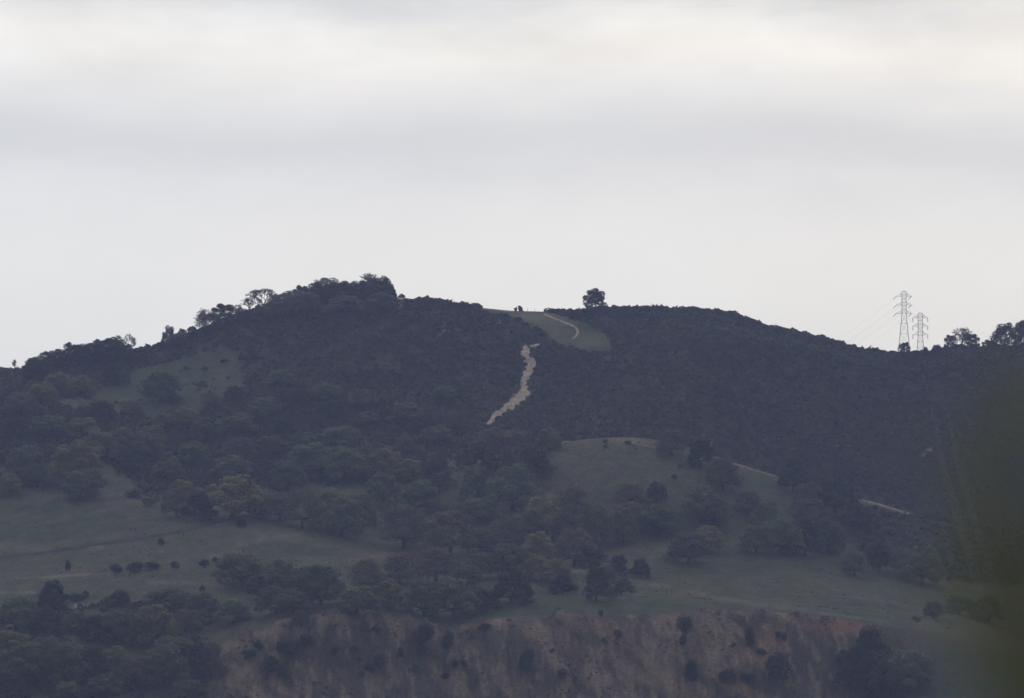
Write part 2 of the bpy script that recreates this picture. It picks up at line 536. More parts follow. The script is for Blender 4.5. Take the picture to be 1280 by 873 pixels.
# ---- colour of the ground itself: grass, straw, bare earth
u_, v_ = UU, VG
nA = fbm(XG / 34, YY / 34, 51)
nB = fbm(XG / 9, YY / 12, 55)
nC = fbm(XG / 70, YY / 22, 58)
green = np.array([0.032, 0.046, 0.022])
straw = np.array([0.057, 0.058, 0.034])
brownish = np.array([0.058, 0.048, 0.040])
soil = np.array([0.026, 0.025, 0.019])
k = sstep(0.40, 0.62, nA * 0.6 + nC * 0.4)[..., None]
COLR = green * (1 - k) + straw * k
k = (sstep(0.46, 0.62, nB) * 0.6)[..., None]
COLR = COLR * (1 - k) + brownish * k
# greener swales
for (cu, cv_, ru, rv) in ((60, 665, 60, 16), (590, 690, 50, 16), (850, 575, 50, 14), (880, 660, 90, 40), (1020, 775, 120, 8), (560, 780, 60, 6), (700, 755, 90, 12), (210, 485, 110, 60), (140, 704, 60, 8), (480, 668, 80, 14)):
    k = (np.exp(-(((u_ - cu) / ru) ** 2 + ((v_ - cv_) / rv) ** 2)) * 0.8)[..., None]
    COLR = COLR * (1 - k) + np.array([0.034, 0.052, 0.025]) * k
for (cu, cv_, ru, rv) in ((765, 585, 70, 22), (360, 680, 60, 12), (220, 690, 120, 25), (60, 720, 90, 14), (900, 725, 160, 22), (1000, 740, 120, 14), (745, 560, 60, 14), (830, 590, 40, 10), (925, 622, 30, 8), (172, 596, 22, 9)):
    k = (np.exp(-(((u_ - cu) / ru) ** 2 + ((v_ - cv_) / rv) ** 2)) * 0.65)[..., None]
    COLR = COLR * (1 - k) + straw * k
for (cu, cv_, ru, rv, a_) in ((668, 397, 28, 6, 0.8), (692, 410, 20, 10, 0.5), (742, 424, 18, 8, 0.45), (505, 376, 30, 6, 0.7), (790, 551, 45, 4, 0.7)):
    k = (np.exp(-(((u_ - cu) / ru) ** 2 + ((v_ - cv_) / rv) ** 2)) * a_)[..., None]
    COLR = COLR * (1 - k) + np.array([0.105, 0.102, 0.058]) * k
sd_ = scrub_density(u_, v_, YY, False)[..., None]
COLR = COLR * (1 - sd_) + soil * sd_
jit = 4 * (fbm(XG / 3.5, YY / 3.5, 61) - 0.5)
for pts, w, a in PALE_LINES:
    d = dist_line(u_ + jit, v_ + 0.5 * jit, pts)
    k = (np.exp(-(d / w) ** 2) * a * (YY > 2040))[..., None]
    COLR = COLR * (1 - k) + np.array([0.135, 0.122, 0.098]) * k
k = (np.exp(-(dist_line(u_, v_ + 0.25 * jit, DARK_TRACK) / 1.7) ** 2) * 0.95)[..., None]
COLR = COLR * (1 - k) + np.array([0.016, 0.017, 0.016]) * k
# landslip scars in the chaparral
SCARS = [(560, 414, 14, 2.2), (548, 419, 6, 1.5), (623, 405, 3, 4), (957, 416, 9, 2.0), (962, 419, 5, 2), (496, 510, 3, 7), (490, 480, 4, 6), (345, 531, 9, 1.6), (650, 494, 10, 4), (880, 548, 3, 6), (888, 552, 3, 6), (1150, 568, 7, 2.5), (1163, 562, 5, 2), (98, 758, 10, 4)]
for (cu, cv_, ru, rv) in SCARS:
    k = np.exp(-(((u_ - cu + jit) / ru) ** 2 + ((v_ - cv_ + jit * 0.5) / rv) ** 2))
    k = sstep(0.25, 0.6, k + 0.7 * (nB - 0.5))[..., None] * 0.9
    COLR = COLR * (1 - k) + np.array([0.21, 0.165, 0.13]) * k
# the cliff: pale and reddish earth with patches of low scrub
cm = (sstep(1972, 1984, YY) * (1 - sstep(2030, 2036, YY)))
spur = in_poly(u_ + jit * 2 + 30 * (fbm(XG / 7, ZG / 7, 111) - 0.5), v_ + jit + 10 * (fbm(XG / 5, ZG / 5, 113) - 0.5), [(262, 815), (300, 796), (365, 768), (400, 768), (1000, 760), (1110, 780), (1080, 800), (1062, 880), (1090, 960), (250, 960), (262, 852), (290, 838)])
cm = cm * spur
clay = np.array([0.150, 0.118, 0.100])
k = sstep(0.42, 0.66, fbm(XG / 11, ZG / 26, 71))[..., None]
cl = clay * (1 - k) + np.array([0.225, 0.172, 0.135]) * k
k = (sstep(0.52, 0.68, fbm(XG / 17, ZG / 20, 74)) * sstep(700, 850, u_))[..., None] * 0.95
cl = cl * (1 - k) + np.array([0.26, 0.18, 0.115]) * k
g1 = sstep(0.43, 0.58, fbm(XG / 9 + 0.15 * ZG, ZG / 14, 77))
gp = np.zeros_like(g1)
for poly in ([(388, 778), (450, 780), (500, 790), (548, 850), (560, 900), (370, 900), (380, 835), (430, 812)], [(575, 788), (640, 780), (668, 800), (660, 900), (570, 900)], [(985, 790), (1040, 782), (1058, 800), (1062, 900), (990, 900)], [(330, 800), (345, 780), (372, 776), (395, 850), (330, 850)]):
    gp = np.maximum(gp, in_poly(u_ + jit * 4, v_ + jit * 2, poly) * 0.85)
gk = np.clip(np.maximum(g1 * 0.85, gp * (0.55 + 0.6 * fbm(XG / 4, ZG / 4, 79))), 0, 1)[..., None]
cl = cl * (1 - gk) + np.array([0.062, 0.064, 0.046]) * gk
k = (sstep(0.45, 0.66, fbm(XG / 2.6 + 0.1 * ZG + 1.5 * fbm(XG / 9, ZG / 6, 107), ZG / 9, 101)) * 0.5)[..., None]
cl = cl * (1 - k) + np.array([0.080, 0.066, 0.058]) * k
k = (sstep(0.56, 0.70, fbm(XG / 3.0 + 0.08 * ZG, ZG / 8, 104)) * 0.6)[..., None]
cl = cl * (1 - k) + np.array([0.27, 0.215, 0.165]) * k
for (cu, cv_, ru, rv, aa) in ((286, 806, 16, 7, 0.8), (318, 790, 16, 5, 0.6), (358, 774, 12, 5, 0.8), (345, 790, 14, 12, 0.6), (303, 838, 16, 11, 0.85), (288, 852, 22, 8, 0.7), (430, 842, 4, 4, 0.6), (470, 849, 22, 5, 0.5)):
    k = (np.exp(-(((u_ - cu + jit) / ru) ** 2 + ((v_ - cv_ + jit) / rv) ** 2)) * aa)[..., None]
    cl = cl * (1 - k) + np.array([0.27, 0.205, 0.150]) * k
k = (np.exp(-((v_ - C_TOP(u_) - 2) / 3.0) ** 2) * 0.6 * sstep(0.35, 0.6, nB))[..., None]
cl = cl * (1 - k) + np.array([0.125, 0.075, 0.065]) * k
k = np.clip(np.exp(-(((u_ - 1045) / 42) ** 2 + ((v_ - 784) / 9) ** 2)) + 0.8 * np.exp(-(((u_ - 968) / 16) ** 2 + ((v_ - 800) / 18) ** 2)), 0, 1)[..., None] * 0.85
cl = cl * (1 - k) + np.array([0.23, 0.125, 0.095]) * k
COLR = COLR * (1 - cm[..., None]) + 0.78 * cl * np.array([0.97, 0.98, 0.94]) * cm[..., None]

nr, nc_ = ZG.shape
idx = np.arange(nr * nc_).reshape(nr, nc_)
quads = np.stack([idx[:-1, :-1], idx[:-1, 1:], idx[1:, 1:], idx[1:, :-1]], axis=-1).reshape(-1, 4)
P = np.stack([XG, YY, ZG], axis=-1).reshape(-1, 3)
jc = int(np.searchsorted(YG, 2035))


def sheet(name, j0, j1, label):
    sub = idx[j0:j1 + 1]
    q = np.stack([sub[:-1, :-1], sub[:-1, 1:], sub[1:, 1:], sub[1:, :-1]], axis=-1).reshape(-1, 4) - sub[0, 0]
    me = np_mesh(name, P[sub[0, 0]:sub[-1, -1] + 1], q, smooth=True)
    add_color(me, COLR.reshape(-1, 3)[sub[0, 0]:sub[-1, -1] + 1])
    o = link(name, me, M_CLIFF if name == 'cliff' else M_GROUND)
    tag(o, label, name.replace('_', ' '), kind='structure')
    return o


sheet('cliff', 0, jc, 'eroded reddish clay cliff along the foot of the meadow')
sheet('hillside', jc, nr - 1, 'dark hillside rising from grassy meadow to the skyline ridge')
gx = np.linspace(-1200, 1200, 41)
gy = np.linspace(-200, 4200, 61)
GX, GY = np.meshgrid(gx, gy)
GZ = -0.05 - 0.25 * fbm(GX / 150, GY / 150, 90) * sstep(60, 200, np.hypot(GX, GY))
ii = np.arange(GX.size).reshape(GX.shape)
vq = np.stack([ii[:-1, :-1], ii[:-1, 1:], ii[1:, 1:], ii[1:, :-1]], axis=-1).reshape(-1, 4)
tag(link('ground', np_mesh('ground', np.stack([GX, GY, GZ], -1).reshape(-1, 3), vq, True), M_VALLEY), 'flat grassy valley floor below the cliff', 'ground', kind='structure')


def trail(name, pts, label, ragged=0.5, lift=0.30, material=None):
    p = np.array(pts, dtype=float)
    s = np.concatenate([[0], np.cumsum(np.hypot(np.diff(p[:, 0]), np.diff(p[:, 1])))])
    n = max(int(s[-1] / 0.8), 6)
    t_ = np.linspace(0, s[-1], n)
    cu, cv_, w = (np.interp(t_, s, p[:, i]) for i in range(3))
    du, dv = np.gradient(cu), np.gradient(cv_)
    ln = np.hypot(du, dv)
    nu, nv = -dv / ln, du / ln
    rows = []
    m = 7
    for i in range(n):
        a = 0.5 * w[i] * (1 - ragged * 0.9 * vnoise(t_[i] / 2.2, 3.3, 5))
        b = 0.5 * w[i] * (1 - ragged * 0.9 * vnoise(t_[i] / 2.2, 8.8, 6))
        for j in range(m):
            f_ = j / (m - 1)
            o_ = -a + (a + b) * f_
            q = hit(cu[i] + nu[i] * o_, cv_[i] + nv[i] * o_)
            rows.append((q.x, q.y, q.z + lift - 0.45 * (abs(2 * f_ - 1) ** 4)))
    k_ = np.arange(n * m).reshape(n, m)
    q = np.stack([k_[:-1, :-1], k_[:-1, 1:], k_[1:, 1:], k_[1:, :-1]], -1).reshape(-1, 4)
    tag(link(name, np_mesh(name, rows, q, True), material or M_DIRT), label, 'trail', kind='structure')


trail('dirt_firebreak', TRAIL_MAIN, 'wide pale dirt firebreak winding down the middle of the dark slope', 0.75)
trail('dirt_trail', TRAIL_STUB, 'short pale dirt spur at the head of the firebreak', 0.4)
trail('dirt_trail', TRAIL_UPPER, 'thin dirt trail curving down through the grassy saddle', 0.2)
trail('dirt_trail', TRAIL_KNOLL, 'thin pale trail crossing the crest of the grassy knoll', 0.85, material=M_TRACK)
trail('dirt_trail', TRAIL_KNOLL_L, 'short pale trail at the left end of the knoll crest', 0.85, material=M_TRACK)
trail('dirt_trail', TRAIL_RIDGE, 'orange dirt trail descending the ridge right of the knoll', 0.85, material=M_TRACK)
trail('dirt_trail', TRAIL_FAR, 'short bare dirt trail low on the right slope near the blurred shrub', 0.85, material=M_TRACK)
trail('dirt_trail', TRAIL_TOP, 'bare sandy path on the hilltop beside the tree clump', 0.4)
trail('dirt_trail', TRAIL_CREST, 'faint path along the skyline left of the saddle', 0.85, material=M_TRACK)


# ------------------------------------------------------------------ chaparral and scrub that nobody could count
def leaf_quads(c, nrm, size, r):
    """one square leaf clump per centre; c, nrm (n,3), size (n,)"""
    n = len(c)
    nrm = nrm / np.linalg.norm(nrm, axis=1, keepdims=True)
    a = np.cross(nrm, r.normal(size=(n, 3)))
    a /= np.linalg.norm(a, axis=1, keepdims=True) + 1e-9
    b = np.cross(nrm, a)
    s = size[:, None]
    asp = r.uniform(0.6, 1.0, (n, 1))
    v = np.stack([c - a * s - b * s * asp, c + a * s - b * s * 0.8 * asp, c + a * s * 0.9 + b * s * asp, c - a * s * 0.8 + b * s * 0.9 * asp], axis=1).reshape(-1, 3)
    f = np.arange(4 * n).reshape(n, 4)
    return v, f


def brush(name, base, rad, tint, per, label, cat, seed, tall=0.9):
    r = np.random.default_rng(seed)
    n = len(base)
    d = r.normal(size=(n, per, 3))
    d[..., 2] = np.abs(d[..., 2]) * 0.9 + 0.05
    d /= np.linalg.norm(d, axis=2, keepdims=True)
    rr = rad[:, None, None] * r.uniform(0.80, 1.05, (n, per, 1))
    c = base[:, None, :] + d * rr * np.array([1, 1, tall])
    nr_ = d + r.normal(size=d.shape) * 0.30
    sz = rad[:, None] * r.uniform(0.30, 0.50, (n, per))
    v, f = leaf_quads(c.reshape(-1, 3), nr_.reshape(-1, 3), sz.ravel(), r)
    me = np_mesh(name, v, f)
    tt = tint[:, None, :] * r.uniform(0.9, 1.1, (n, per, 1))
    add_color(me, np.repeat(tt.reshape(-1, 3), 4, axis=0))
    return tag(link(name, me, M_BRUSH), label, cat, kind='stuff')


def scatter(n, ulo, uhi, ylo, yhi, dens_fn, seed):
    r = np.random.default_rng(seed)
    Y = ylo + (yhi - ylo) * r.random(n)
    u = r.uniform(ulo, uhi, n)
    z = bil(ZG, u, Y)
    v = row_of(z, Y)
    keep = r.random(n) < dens_fn(u, v, Y)
    u, Y, z, v = u[keep], Y[keep], z[keep], v[keep]
    return np.stack([(u - CU) / F * fwd(Y, z), Y, z], -1), u, v, Y


def dens_up(u, v, Y):
    return scrub_density(u, v, Y) * (Y < Y_SKY(u) + 22) * (0.72 + 0.28 * sstep(0.35, 0.55, fbm(u / 9, v / 5, 81)))


base, bu, bv, bY = scatter(62000, -220, 1500, 2385, 2850, dens_up, 21)
b2, bu2, bv2, bY2 = scatter(9000, -100, 1400, 2200, 2388, lambda u, v, Y: scrub_density(u, v, Y) * 1.0, 22)
base = np.concatenate([base, b2])
bu = np.concatenate([bu, bu2])
bv = np.concatenate([bv, bv2])
r_ = np.random.default_rng(31)
n_ = len(base)
big = fbm(base[:, 0] / 22, base[:, 1] / 22, 83)
rad = (0.55 + 0.95 * r_.random(n_) ** 1.6) * (0.75 + 0.7 * big)
rad *= 1 + (r_.uniform(-0.45, 1.2, n_)) * np.exp(-((base[:, 1] - Y_SKY(bu)) / 16) ** 2)
sel = r_.random(n_)
TINTS = np.array([[0.027, 0.031, 0.023], [0.046, 0.053, 0.030], [0.037, 0.033, 0.027], [0.022, 0.026, 0.021]])
patch = fbm(base[:, 0] / 30, base[:, 1] / 40, 86)
pick = np.where(sel < 0.45, 0, np.where(sel < 0.45 + 0.5 * sstep(0.4, 0.65, patch), 1, np.where(sel < 0.86, 3, 2)))
tint = TINTS[pick] * r_.uniform(0.85, 1.2, (n_, 1)) * (0.25 + 1.5 * fbm(base[:, 0] / 55, base[:, 1] / 40, 88))[:, None]
brush('chaparral', base, rad, tint, 15, 'dense dark chaparral covering the upper hillside', 'chaparral', 33)

low = lambda u, v, Y: (0.10 + 0.9 * sstep(0.50, 0.64, fbm(u / 16, v / 10, 91))) * (is_cliff_at(u)) * 1.0
is_cliff_at = lambda u: sstep(255, 300, u) * (1 - sstep(1060, 1100, u))
cb, cu_, cv2, cY = scatter(5200, 250, 1110, 1975, 2031, low, 41)
crad = 0.28 + 0.5 * np.random.default_rng(43).random(len(cb)) ** 2
ct = np.array([[0.058, 0.058, 0.044], [0.075, 0.070, 0.052], [0.045, 0.046, 0.038]])[np.random.default_rng(44).integers(0, 3, len(cb))]
brush('cliff_scrub', cb, crad, ct, 9, 'low grey-green scrub dotted over the clay cliff', 'scrub', 45)

gb, gu, gv, gY = scatter(30000, -60, 1340, 2050, 2372, lambda u, v, Y: sstep(0.52, 0.66, fbm(u / 20, v / 6, 95)) * 0.55 * (scrub_density(u, v, Y) < 0.5), 51)
grad_ = 0.16 + 0.42 * np.random.default_rng(53).random(len(gb)) ** 2
gt = np.array([[0.050, 0.052, 0.032], [0.070, 0.062, 0.042], [0.034, 0.040, 0.024]])[np.random.default_rng(54).integers(0, 3, len(gb))]
brush('grass_tussocks', gb, grad_, gt, 6, 'coarse grass tussocks roughening the meadow', 'grass', 55, 0.7)

# low woodland cover on the bank at the lower left, under the countable trees
wb, wu, wv, wY = scatter(2600, -80, 300, 1940, 2120, lambda u, v, Y: sstep(0.42, 0.56, fbm(u / 24, v / 12, 97)) * (v > 752) * (1 - sstep(230, 270, u)), 61)
wt = TINTS[np.random.default_rng(62).integers(0, 3, len(wb))] * 1.1
brush('undergrowth', wb, 0.6 + 0.9 * np.random.default_rng(63).random(len(wb)), wt, 14, 'bushy undergrowth between the oaks in the lower left corner', 'undergrowth', 64)


# ------------------------------------------------------------------ trees: prototypes in a unit box (1 wide, 1 tall), each crown of many leaf clumps
def tube(bm_v, bm_f, p, q, r0, r1, k=5):
    p, q = np.array(p, float), np.array(q, float)
    d = q - p
    d /= np.linalg.norm(d) + 1e-9
    a = np.cross(d, [0.31, 0.77, 0.55])
    a /= np.linalg.norm(a)
    b = np.cross(d, a)
    s = len(bm_v)
    for c, rr in ((p, r0), (q, r1)):
        for i in range(k):
            t_ = 2 * math.pi * i / k
            bm_v.append(c + rr * (math.cos(t_) * a + math.sin(t_) * b))
    for i in range(k):
        j = (i + 1) % k
        bm_f.append((s + i, s + j, s + k + j, s + k + i))


def branch_tree(r, levels, spread, droop=0.0, start=0.22, lean=(0, 0)):
    """forked limbs; returns list of (p, q, r0, r1, level) and tips, before fitting to the unit box"""
    segs, tips = [], []

    def grow(p, d, ln, rad_, lv):
        n = 2 if lv else 3
        q = p
        for i in range(n):
            d2 = d + r.normal(size=3) * 0.16
            d2[2] += 0.03 - droop * 0.05 * lv
            d2 /= np.linalg.norm(d2)
            nq = q + d2 * ln / n
            segs.append((q, nq, rad_ * (1 - 0.3 * i / n), rad_ * (1 - 0.3 * (i + 1) / n), lv))
            q, d = nq, d2
            if lv >= levels - 2:
                tips.append(q)
        if lv >= levels:
            tips.append(q)
            return
        kids = 3 if lv < 3 else int(r.integers(2, 4))
        ph = r.uniform(0, 6.28)
        for i in range(kids):
            ang = ph + 6.28 * i / kids + r.uniform(-0.5, 0.5)
            side = np.array([math.cos(ang), math.sin(ang), 0.12])
            tilt = spread * r.uniform(0.7, 1.2)
            nd = d * math.cos(tilt) + side * math.sin(tilt)
            nd /= np.linalg.norm(nd)
            grow(q, nd, ln * r.uniform(0.66, 0.84), rad_ * 0.62, lv + 1)
    grow(np.array([0, 0, 0.0]), np.array([lean[0], lean[1], 1.0]), start, 0.034, 0)
    return segs, tips


def make_proto(kind, seed):
    r = np.random.default_rng(seed)
    tv, tf = [], []
    if kind == 'T':
        dense = kind == 'B'
        segs, tips = branch_tree(r, 6, 0.62 if not dense else 0.80, start=0.20 if not dense else 0.11, lean=(r.uniform(-.25, .25), r.uniform(-.2, .2)))
        pts = np.array([s[1] for s in segs] + [[0, 0, 0]])
        lo, hi = pts.min(0), pts.max(0)
        sx = 0.94 / max(hi[0] - lo[0], hi[1] - lo[1])
        sz = 0.97 / hi[2]
        S = np.array([sx, sx, sz])
        O = np.array([-(lo[0] + hi[0]) / 2 * sx, -(lo[1] + hi[1]) / 2 * sx, 0])
        cv_, cf_ = [], []
        for p, q, r0, r1, lv in segs:
            tgt = (tv, tf) if lv <= 1 else (cv_, cf_)
            f_ = 1.0 if lv <= 2 else 0.85
            tube(*tgt, p * S + O, q * S + O, max(r0 * f_, 0.0040), max(r1 * f_, 0.0036), 5 if lv <= 1 else 3)
        if not cf_:
            cf_ = [(0, 1, 2, 3)]
        tips = np.array(tips) * S + O
        m = (5 if dense else 2)
        c = np.repeat(tips, m, axis=0) + r.normal(size=(len(tips) * m, 3)) * (0.022 if dense else 0.014)
        if len(c) > 5200:
            c = c[r.choice(len(c), 5200, replace=False)]
        if not dense:
            c = c[r.random(len(c)) < 0.95 * sstep(0.28, 0.55, vnoise(c[:, 0] * 7, c[:, 2] * 7 + c[:, 1] * 5, seed))]
        nrm = (c - np.array([0, 0, 0.45])) + r.normal(size=c.shape) * 0.25
        lv_, lf_ = leaf_quads(c, nrm, r.uniform(0.008, 0.019, len(c)) if dense else r.uniform(0.006, 0.014, len(c)), r)
        off = len(cv_)
        V = np.concatenate([np.array(cv_), lv_]) if cv_ else lv_
        Fq = np.concatenate([np.array(cf_), lf_ + off])
        crown = np_mesh('crown', V, Fq)
        oc = O
        trunk = np_mesh('trunk', np.array(tv), np.array(tf))
        shift = np.array([0, 0, 0])
        return crown, trunk
    # leafy crowns: uneven lobes round a dome
    n_l = int(r.integers(15, 21))
    lobes = []
    base_z = {'G': 0.06, 'O': 0.07, 'D': 0.03, 'B': 0.09}[kind]
    for i in range(n_l):
        a = 2.4 * i + r.uniform(-0.4, 0.4)
        h = ((i + 0.5) / n_l) ** 0.9 + r.uniform(-0.06, 0.06)
        rad_ = r.uniform(0.10, 0.19) if kind == 'D' else r.uniform(0.13, 0.20)
        ring = (0.40 * math.sqrt(max(0.03, 1 - min(1, h * 0.97) ** 2))) * (r.uniform(0.72, 1.16) if kind == 'D' else r.uniform(0.80, 1.08))
        lobes.append((np.array([math.cos(a) * ring, math.sin(a) * ring, base_z + 0.08 + h * (0.86 - base_z - 0.06)]), rad_))
    lobes.append((np.array([0, 0, 0.62]), 0.27))
    lobes.append((np.array([0.08, -0.05, 0.35]), 0.25))
    pts, nr_ = [], []
    per = int(8500 / len(lobes))
    for c, rd in lobes:
        d = r.normal(size=(per, 3))
        d[:, 2] += 0.25
        d /= np.linalg.norm(d, axis=1, keepdims=True)
        p = c + d * rd * (r.uniform(0.55, 1.08, (per, 1)) ** 0.6) * np.array([1.08, 1.08, 0.92]) * np.where(r.random((per, 1)) < (0.04 if kind == 'D' else 0.012), r.uniform(1.05, 1.35, (per, 1)), 1.0)
        ok = vnoise(p[:, 0] * 13 + 3 * p[:, 1], p[:, 2] * 13 + 5 * p[:, 1], seed) > {'B': 0.32, 'D': 0.30, 'G': 0.20, 'O': 0.22}[kind]
        pts.append(p[ok])
        nr_.append(d[ok] + r.normal(size=d[ok].shape) * 0.28)
    pts, nr_ = np.concatenate(pts), np.concatenate(nr_)
    lo, hi = pts.min(0), pts.max(0)
    cen = (lo + hi) / 2
    sx = 0.97 / max(hi[0] - lo[0], hi[1] - lo[1])
    top = 0.985
    zfit = lambda z: base_z * 0.4 + (z - lo[2]) / (hi[2] - lo[2]) * (top - base_z * 0.4)
    pts = np.stack([(pts[:, 0] - cen[0]) * sx, (pts[:, 1] - cen[1]) * sx, zfit(pts[:, 2])], -1)
    v, f = leaf_quads(pts, nr_, r.uniform(0.008, 0.019, len(pts)) * (0.85 if kind == 'B' else 1.0), r)
    crown = np_mesh('crown', v, f)
    p0 = np.array([0, 0, -0.02])
    p1 = np.array([r.uniform(-.03, .03), r.uniform(-.03, .03), base_z + 0.16])
    tube(tv, tf, p0, p1, 0.040, 0.026, 7)
    for c, rd in lobes[:7]:
        q = np.array([(c[0] - cen[0]) * sx, (c[1] - cen[1]) * sx, zfit(c[2])])
        m = p1 * 0.5 + q * 0.5 + np.array([0, 0, -0.03])
        tube(tv, tf, p1, m, 0.020, 0.013, 5)
        tube(tv, tf, m, q, 0.013, 0.005, 5)
    trunk = np_mesh('trunk', np.array(tv), np.array(tf))
    return crown, trunk


def make_bush(seed):
    r = np.random.default_rng(seed)
    pts, nr_ = [], []
    for i in range(6):
        a = 2.4 * i
        c = np.array([math.cos(a) * 0.22, math.sin(a) * 0.22, r.uniform(0.28, 0.6)]) if i else np.array([0, 0, 0.6])
        rd = r.uniform(0.2, 0.30)
        d = r.normal(size=(190, 3))
        d /= np.linalg.norm(d, axis=1, keepdims=True)
        pts.append(c + d * rd * r.uniform(0.6, 1.08, (190, 1)))
        nr_.append(d + r.normal(size=d.shape) * 0.5)
    pts, nr_ = np.concatenate(pts), np.concatenate(nr_)
    lo, hi = pts.min(0), pts.max(0)
    pts = (pts - np.array([(lo[0] + hi[0]) / 2, (lo[1] + hi[1]) / 2, lo[2]])) / np.array([max(hi[0] - lo[0], hi[1] - lo[1])] * 2 + [hi[2] - lo[2]])
    v, f = leaf_quads(pts, nr_, r.uniform(0.02, 0.05, len(pts)), r)
    return np_mesh('bush', v, f)


PROTO = {}
for i, kd in enumerate('GOBDT'):
    PROTO[kd] = []
    for j in range(5 if kd in 'GB' else 4):
        cm_, tm_ = make_proto(kd, 100 + 17 * i + j)
        cm_.materials.append(LEAF[kd])
        tm_.materials.append(M_BARK)
        PROTO[kd].append((cm_, tm_))
BUSH = []
for j in range(4):
    b_ = make_bush(300 + j)
    b_.materials.append(LEAF['D'])
    BUSH.append(b_)
BUSH_G = []
for b_ in BUSH[:2]:
    c_ = b_.copy()
    c_.materials.clear()
    c_.materials.append(LEAF['G'])
    BUSH_G.append(c_)

